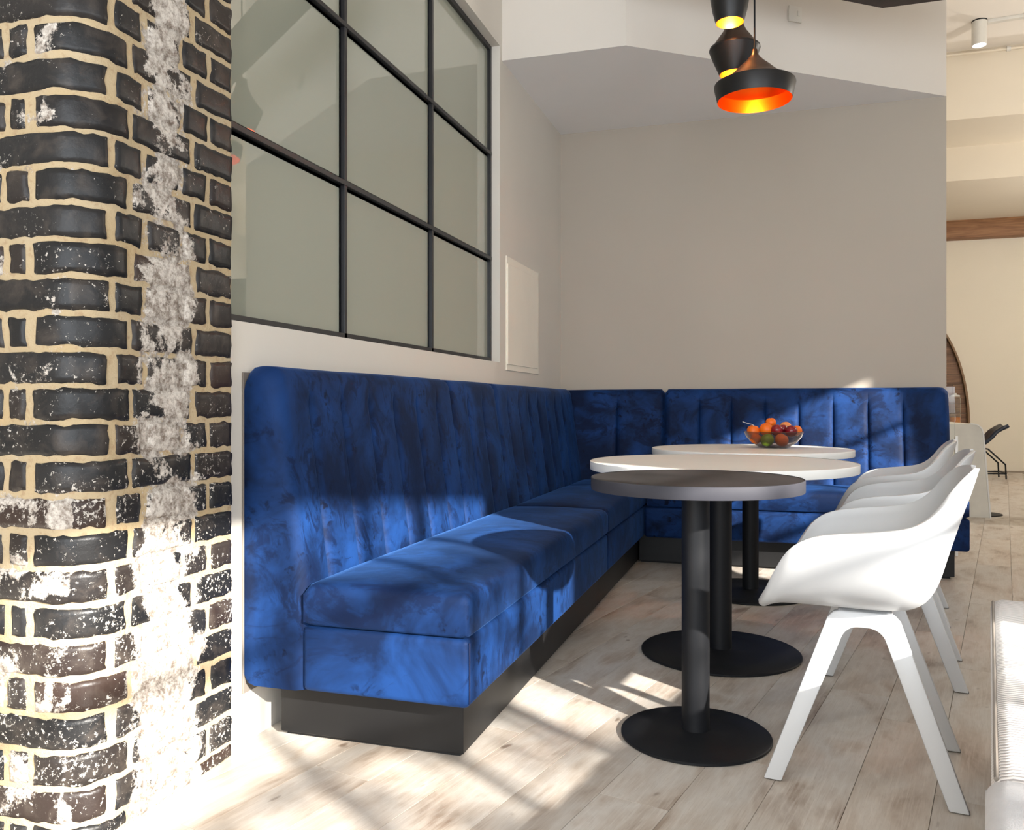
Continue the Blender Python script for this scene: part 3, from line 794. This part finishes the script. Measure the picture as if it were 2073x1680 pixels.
# ------------------------------------------------------------------ fruit bowl on the third table
BX, BY = R(-0.01, 4.80); ZT = 0.7735
bowl = empty('fruit_bowl', (BX, BY, ZT)); tag(bowl, 'smoked glass bowl of mixed fruit standing on the farthest white table', 'bowl')
lathe_ob('bowl_wall', [(0.0, 0.0), (0.066, 0.0), (0.080, 0.004), (0.118, 0.028), (0.146, 0.058), (0.162, 0.088), (0.159, 0.089), (0.143, 0.061), (0.115, 0.031), (0.078, 0.007), (0.064, 0.004), (0.0, 0.004)], M_bowl, bowl, 64, sharp=60)
RX, RY = 0.954, 0.2997
def fr(kind, u, v, depth, r, mat, lab, sq=1.0, elong=None):
    t = 4.58 + depth; px = (u - 1036) / 1700
    rx = t * (-0.2997 + 0.954 * px); ry = t * (0.954 + 0.2997 * px); z = 1 - (v - 822) / 1700 * t
    bm = bmesh.new(); bmesh.ops.create_uvsphere(bm, u_segments=28, v_segments=18, radius=r)
    for w in bm.verts:
        n_ = w.co.normalized(); k = 1.0
        dtop = max(0, n_.z - 0.86) / 0.14; k -= 0.10 * dtop ** 2
        w.co = n_ * r * k; w.co.z *= sq
        if elong: w.co += Vector((0, 0, 1)) * 0
    o = mesh_ob(kind, bm, mat, None, sharp=180, loc=(rx + CX, ry, z)); o.rotation_euler = (random.uniform(-0.7, 0.7), random.uniform(-0.7, 0.7), random.uniform(0, 6))
    tag(o, lab, 'fruit', 'fruit in the glass bowl')
    s = 0.0016
    bm = bmesh.new(); lathe(bm, [(0, r * sq * 0.88), (s, r * sq * 0.885), (s * 1.5, r * sq * 0.95), (s, r * sq * 0.97), (0, r * sq * 0.975)], 8)
    mesh_ob('stem_end', bm, M_darkwood, o)
    return o
fr('orange', 1524.5, 872, 0.02, 0.0345, M_orange, 'orange leaning on the left rim of the bowl', 0.93)
fr('orange', 1529, 888, -0.015, 0.030, M_orange, 'orange seen through the glass at the left of the bowl', 0.93)
fr('tangerine', 1551, 869.5, 0.0, 0.0375, M_orange, 'bright tangerine high in the bowl, just left of the plums', 0.95)
fr('tangerine', 1560, 855.5, 0.05, 0.029, M_orange, 'small tangerine at the very top of the pile', 0.95)
fr('lime', 1552.8, 890.5, -0.062, 0.036, M_lime, 'green lime at the front of the bowl', 0.92)
fr('orange', 1582, 890.5, -0.062, 0.036, M_orange, 'orange at the front of the bowl, right of the lime', 0.95)
fr('plum', 1572, 871, -0.028, 0.033, M_plum, 'dark red plum in the middle of the pile above the front orange', 0.95)
fr('plum', 1585, 868, 0.01, 0.024, M_plum, 'small red plum wedged between the two larger plums', 0.95)
fr('plum', 1601.0, 873, -0.035, 0.0335, M_plum, 'dark red plum on the right side of the pile', 0.95)
fr('peach', 1590, 864, 0.07, 0.031, M_peach, 'pale orange peach behind the plums', 0.95)
fr('orange', 1612, 872, 0.02, 0.030, M_orange, 'orange leaning on the right rim of the bowl', 0.95)
tw = tube_ob('dry_stalk', [(BX - 0.163, BY - 0.05, 0.915), (BX - 0.135, BY - 0.045, 0.905), (BX - 0.112, BY - 0.04, 0.900), (BX - 0.098, BY - 0.03, 0.888)], 0.0022, M_twig, None, 6)
tag(tw, 'thin pale stalk sticking out left above the oranges', 'stalk')

# ------------------------------------------------------------------ foreground upholstered bench at the right
# its long edge runs along the floor boards' direction
fb = empty('upholstered_bench', (CX + 0.302, 1.385, 0), -math.atan2(0.288, 1.335)); tag(fb, 'pale grey woven fabric bench cut off by the right edge of the frame', 'bench')
fL = 1.37
def fplace(s, d, z): return (d, s, z)
c_ = cushion('seat_pad', fb, fL, 0.0, 0.62, 0.30, 0.450, fplace, crown=0.004, r=0.028); c_.data.materials.clear(); c_.data.materials.append(M_weave)
c_ = cushion('near_seat_pad', fb, 0.72, -0.008, 0.62, 0.30, 0.468, lambda s, d, z: (d, s - 0.725, z), crown=0.004, r=0.03); c_.data.materials.clear(); c_.data.materials.append(M_linen)
box_ob('bench_body', (0.01, 0.61, -0.72, fL - 0.012, 0.05, 0.302), M_weave, fb, 0.012, 3)
box_ob('bench_plinth', (0.05, 0.57, -0.68, fL - 0.05, 0.0, 0.052), M_rubber, fb)
tube_ob('zip_piping', [(0.006, 0.03, 0.443), (0.006, fL - 0.03, 0.443)], 0.0035, M_taupe, fb, 8)

# ------------------------------------------------------------------ the far room
# white table with tapered slab end
wt = empty('white_table', R(1.45, 8.45) + (0,)); tag(wt, 'white table with a wide tapered slab leg standing behind the end of the back banquette', 'table')
bm = bmesh.new()
o_ = [(-0.55, 0.0), (0.375, 0.0), (0.318, 0.76), (0.305, 0.800), (0.275, 0.828), (0.22, 0.838), (-0.55, 0.838)]
M_ = Matrix(((1, 0, 0, 0), (0, 0, 1, 0), (0, 1, 0, 0), (0, 0, 0, 1)))
prism(bm, o_, 0.0, 0.035, M=M_); mesh_ob('slab_leg', bm, M_cabin, wt, sharp=30)
bm = bmesh.new()
e_ = [(0.375, 0.0), (0.318, 0.76), (0.305, 0.800), (0.275, 0.828), (0.22, 0.838), (0.22, 0.848), (0.28, 0.838), (0.315, 0.806), (0.330, 0.76), (0.388, 0.0)]
prism(bm, e_, -0.012, 0.047, M=M_); mesh_ob('slab_edge', bm, M_white_edge, wt, sharp=30)
box_ob('table_top', (-0.55, 0.27, 0.035, 1.2, 0.805, 0.838), M_cabin, wt, 0.004)
lathe_ob('disc_base', [(0, 0), (0.18, 0), (0.18, 0.008), (0.03, 0.014), (0.0, 0.014)], M_black, wt, 48, M=Matrix.Translation((0.356, 0.26, 0)))
tube_ob('pole', [(0.22, 0.3, 0.01), (0.22, 0.3, 0.81)], 0.025, M_black, wt, 16)
# slim white post with glass screen beside the bench end
gs = empty('glass_screen', R(1.14, 6.22) + (0,)); tag(gs, 'small clear glass screen with a slim white post behind the end of the back banquette', 'screen')
box_ob('post', (0.0, 0.018, 0.0, 0.03, 0.0, 0.80), M_white_edge, gs, 0.003)
box_ob('pane', (-0.085, 0.0, 0.012, 0.018, 0.02, 1.13), M_jar, gs)
# arched niche in the far wall
NX = 3.39; NZ0 = 0.725; NR = 1.02
nz_top = 2.22 - 0.0
nich = empty('arched_niche', (NX, FW, NZ0)); tag(nich, 'arched niche lined with rustic horizontal boards in the far wall', 'niche')
NW, NHH = 1.0, 1.9
def arch_pts(w, h, n=24, k=1.0):
    p = [(w, 0.0)]
    for i in range(n + 1):
        a_ = pi / 2 * i / n; p.append((w * cos(a_) if i < n else 0.0, h * sin(a_)))
    full = p + [(-x, z) for x, z in p[::-1][1:]]
    return full
bm = bmesh.new(); a1 = arch_pts(NW, NHH); a2 = arch_pts(NW - 0.03, NHH - 0.03)
fr0 = [bm.verts.new((x, -0.10, z)) for x, z in a1]; fr1 = [bm.verts.new((x, -0.10, z)) for x, z in a2]
bk0 = [bm.verts.new((x, -0.001, z)) for x, z in a1]; bk1 = [bm.verts.new((x, -0.001, z)) for x, z in a2]
for i in range(len(a1) - 1):
    for q in ((fr0, fr1), (bk1, bk0), (fr1, bk1), (bk0, fr0)): bm.faces.new((q[0][i], q[0][i + 1], q[1][i + 1], q[1][i]))
mesh_ob('arch_trim', bm, M_archtrim, nich)
zc = 0.0; k = 0
while zc < NHH - 0.05:
    h_ = 0.155; z1 = min(zc + h_, NHH - 0.035)
    f = lambda z: (NW - 0.035) * max(0.0, 1 - min(1, z / (NHH - 0.03)) ** 2) ** 0.5
    xr = f((zc + z1) / 2); cuts = [-xr, -0.35 + 0.3 * ((k * 37) % 10) / 10, xr - 0.38 + 0.25 * ((k * 53) % 10) / 10, xr]
    if xr > 0.3:
        for xa, xb in zip(cuts, cuts[1:]):
            if xb - xa > 0.05:
                bm = bmesh.new()
                fa0, fb0 = xa, xb
                x_lo_r = min(fb0, f(zc)) if xb == cuts[-1] else fb0; x_hi_r = f(z1) if xb == cuts[-1] else fb0
                x_lo_l = -f(zc) if xa == cuts[0] else fa0; x_hi_l = -f(z1) if xa == cuts[0] else fa0
                if xb == cuts[-1]: x_lo_r = f(zc)
                prism(bm, [(x_lo_l + 0.002, zc + 0.002), (x_lo_r - 0.002, zc + 0.002), (x_hi_r - 0.002, z1 - 0.002), (x_hi_l + 0.002, z1 - 0.002)], -0.03 - 0.012 * ((k * 29 + int(xa * 10)) % 3) / 3, -0.002, M=M_)
                mesh_ob('board', bm, M_rustic, nich, smooth=False)
    zc = z1; k += 1
cab = empty('side_counter', (3.05, 13.9, 0)); tag(cab, 'long cream counter below the arched niche', 'counter')
box_ob('counter_body', (-1.2, 1.18, 0.0, 0.65, 0.0, 0.70), M_far, cab, 0.005); box_ob('counter_top', (-1.22, 1.20, -0.02, 0.66, 0.70, 0.725), M_cabin, cab, 0.004)
# glass dispenser on the counter
def jar(x, y, z, r, h, lab):
    j = empty('glass_dispenser', (x, y, z)); tag(j, lab, 'dispenser')
    lathe_ob('vessel', [(0, 0), (r, 0), (r, h * 0.9), (r * 0.8, h), (r * 0.76, h), (r * 0.94, h * 0.89), (r * 0.94, 0.01), (0, 0.01)], M_jar, j, 32)
    lathe_ob('lid', [(0, h), (r * 0.82, h), (r * 0.82, h + 0.02), (0.02, h + 0.03), (0.02, h + 0.05), (0, h + 0.05)], M_spot, j, 24)
    lathe_ob('juice', [(0, 0.012), (r * 0.92, 0.012), (r * 0.92, h * 0.25), (0, h * 0.25)], M_peach, j, 24)
jar(4.10, 14.15, 0.725, 0.075, 0.42, 'tall clear glass dispenser on the counter in front of the arched niche')
# oak beam across the top of the far wall
o = box_ob('oak_beam', (0.5, 8.8, FW - 0.22, FW, 3.60, 3.90), M_beam, bw=0.01); tag(o, 'horizontal oak beam across the top of the far wall', 'beam')
# air conditioner box at the frame edge
ac = empty('air_conditioner', (CX + 3.9, FW - 0.22, 3.05)); tag(ac, 'white wall box under the oak beam at the right edge', 'air conditioner')
box_ob('casing', (-0.055, 0.75, 0.0, 0.22, 0.0, 0.36), M_spot, ac, 0.02); box_ob('outlet_flap', (0.0, 0.7, -0.006, 0.0, 0.03, 0.09), M_cabin, ac)
# wooden box shelf
ws = empty('wooden_wall_box', (CX + 3.96, FW - 0.25, 0.55)); tag(ws, 'small light brown wooden box on the far wall at the right edge', 'box')
box_ob('box_body', (-0.04, 0.35, 0, 0.25, 0, 0.18), M_beam, ws, 0.005); box_ob('box_back', (-0.04, 0.35, 0.24, 0.25, 0.18, 0.2), M_beam, ws)
# cable loop
cb_ = tube_ob('cable_loop', [(5.15 + 0.0, 12.6, 3.885), (5.06, 12.6, 3.84), (5.02, 12.6, 3.72), (5.06, 12.6, 3.64), (5.18, 12.6, 3.60), (5.4, 12.6, 3.62), (5.6, 12.6, 3.885)], 0.012, M_spot, None, 8)
tag(cb_, 'white cable drooping from the lower ceiling step at the right edge', 'cable')
# track spot and track on the far ceiling
ts = empty('track_spotlight', R(2.068, 10.02) + (H,)); tag(ts, 'white cylindrical spotlight hanging from the far ceiling track', 'spotlight')
lathe_ob('mount', [(0, 0.0), (0.076, 0.0), (0.076, -0.012), (0, -0.012)], M_black, ts, 32)
bm = bmesh.new(); lathe(bm, [(0, -0.012), (0.074, -0.012), (0.074, -0.255), (0.066, -0.262), (0.066, -0.258)], 32); mesh_ob('housing', bm, M_spot, ts)
lathe_ob('lens', [(0.066, -0.259), (0, -0.259)], M_spotface, ts, 32)
tk = empty('ceiling_track', R(2.15, 10.03) + (H,)); tag(tk, 'slim white lighting track running right from the spotlight', 'track')
box_ob('rail', (0.0, 2.5, -0.03, 0.03, -0.035, 0.0), M_spot, tk, 0.003, M=Matrix.Rotation(radians(-6), 4, 'Z')); box_ob('rail_cap', (-0.015, 0.0, -0.031, 0.031, -0.036, 0.0), M_switch, tk, M=Matrix.Rotation(radians(-6), 4, 'Z'))
sp = empty('sprinkler_pipe', R(1.5, 10.74) + (5.04,)); tag(sp, 'thin cream sprinkler pipe along the edge of the far ceiling', 'pipe')
tube_ob('pipe', [(0, 0, 0), (2.9, 0, 0)], 0.014, M_beige, sp, 10); tube_ob('joint', [(0.99, 0, 0), (1.03, 0, 0)], 0.028, M_spot, sp, 10)
# navy stool by the far wall
st = empty('navy_chair', R(2.70, 13.15) + (0,)); tag(st, 'navy seated chair on thin black tube legs by the far wall', 'chair')
bm = bmesh.new(); prof = [(-0.22, 0.505), (-0.15, 0.49), (-0.05, 0.485), (0.05, 0.50), (0.11, 0.56), (0.17, 0.635), (0.25, 0.69), (0.32, 0.725)]
G = []
for f_, z_ in prof:
    G.append([bm.verts.new((f_, s_ * 0.22 * (1 if z_ < 0.6 else 0.9), z_ + 0.03 * s_ * s_)) for s_ in (-1, -0.5, 0, 0.5, 1)])
for i in range(len(G) - 1):
    for j in range(4): bm.faces.new((G[i][j], G[i][j + 1], G[i + 1][j + 1], G[i + 1][j]))
s_o = mesh_ob('seat', bm, M_navyseat, st, sharp=180); so = s_o.modifiers.new('t', 'SOLIDIFY'); so.thickness = 0.045; so.offset = -1
for sy in (-0.2, 0.2):
    tube_ob('leg', [(-0.02, sy, 0.49), (-0.02, sy, 0.43), (0.08, sy, 0.41), (0.29, sy, 0.20), (0.30, sy, 0.0)], 0.011, M_black, st, 8)
    tube_ob('leg', [(-0.10, sy, 0.49), (-0.16, sy, 0.30), (-0.20, sy, 0.0)], 0.011, M_black, st, 8)
    tube_ob('side_rail', [(-0.19, sy, 0.075), (0.30, sy, 0.075)], 0.009, M_black, st, 8)
tube_ob('foot_rail', [(0.30, -0.2, 0.08), (0.30, 0.2, 0.08)], 0.011, M_black, st, 8)

# dark board added out of frame at the right, for the lower left pane to mirror
pb = empty('added_board', R(2.2, 7.9) + (0,)); tag(pb, 'tall dark board added out of frame, mirrored in the lower left pane of the black framed window', 'board')
box_ob('board', (0, 1.0, 0, 0.04, 0.1, 2.4), M_plinth, pb, 0.004); box_ob('foot', (0.05, 0.12, -0.2, 0.24, 0, 0.1), M_black, pb); box_ob('foot', (0.88, 0.95, -0.2, 0.24, 0, 0.1), M_black, pb)

# street tree outside the side windows: its leaves break up the sunlight
tree = empty('street_tree', (CX + 5.6 * N.x - 1.0 * D.x, 5.6 * N.y - 1.0 * D.y, 0)); tag(tree, 'leafy street tree outside the side windows that dapples the sunlight', 'tree')
M_leaf = plain('leaf_green', rgb(70, 96, 44), 0.6); M_bark = plain('bark', rgb(84, 70, 58), 0.9, bump=0.4, bs=30)
rt = random.Random(4)
tube_ob('trunk', [(0, 0, 0), (0.03, 0.02, 1.2), (0, 0.05, 2.2), (0.05, 0, 3.0)], 0.06, M_bark, tree, 12)
bm = bmesh.new(); tips = []
for k in range(16):
    a_ = rt.uniform(0, 2 * pi); h_ = rt.uniform(2.0, 3.0); L_ = rt.uniform(0.5, 1.15)
    e = Vector((L_ * cos(a_), L_ * sin(a_), h_ + rt.uniform(0.1, 0.7))); m_ = Vector((0.5 * e.x, 0.5 * e.y, h_ + 0.15))
    tube(bm, [(0, 0, h_ - 0.1), m_, e], 0.012, 6); tips += [e, m_, (e + m_) / 2]
mesh_ob('branches', bm, M_bark, tree)
bm = bmesh.new()
for k in range(620):
    t_ = rt.choice(tips); c0 = t_ + Vector((rt.gauss(0, 0.20), rt.gauss(0, 0.20), rt.gauss(0, 0.17)))
    u_ = Vector((rt.gauss(0, 1), rt.gauss(0, 1), rt.gauss(0, 1))).normalized(); v_ = u_.cross(Vector((rt.gauss(0, 1), rt.gauss(0, 1), rt.gauss(0, 1)))).normalized()
    l_ = rt.uniform(0.05, 0.085); w_ = l_ * 0.5; n_ = u_.cross(v_) * 0.008
    q = [c0 - u_ * l_, c0 + v_ * w_ + n_, c0 + u_ * l_, c0 - v_ * w_ + n_]
    q = [bm.verts.new(x) for x in q]; bm.faces.new((q[0], q[1], q[2])); bm.faces.new((q[0], q[2], q[3]))
lo = mesh_ob('leaves', bm, M_leaf, tree, smooth=False); lo['kind'] = 'stuff'
# rendered pier above the brick column, up to the ceiling (above the frame)
o = box_ob('wall_pier', (-0.48, 0.02, 1.51, 2.03, 2.612, H), M_wall, kind='structure')
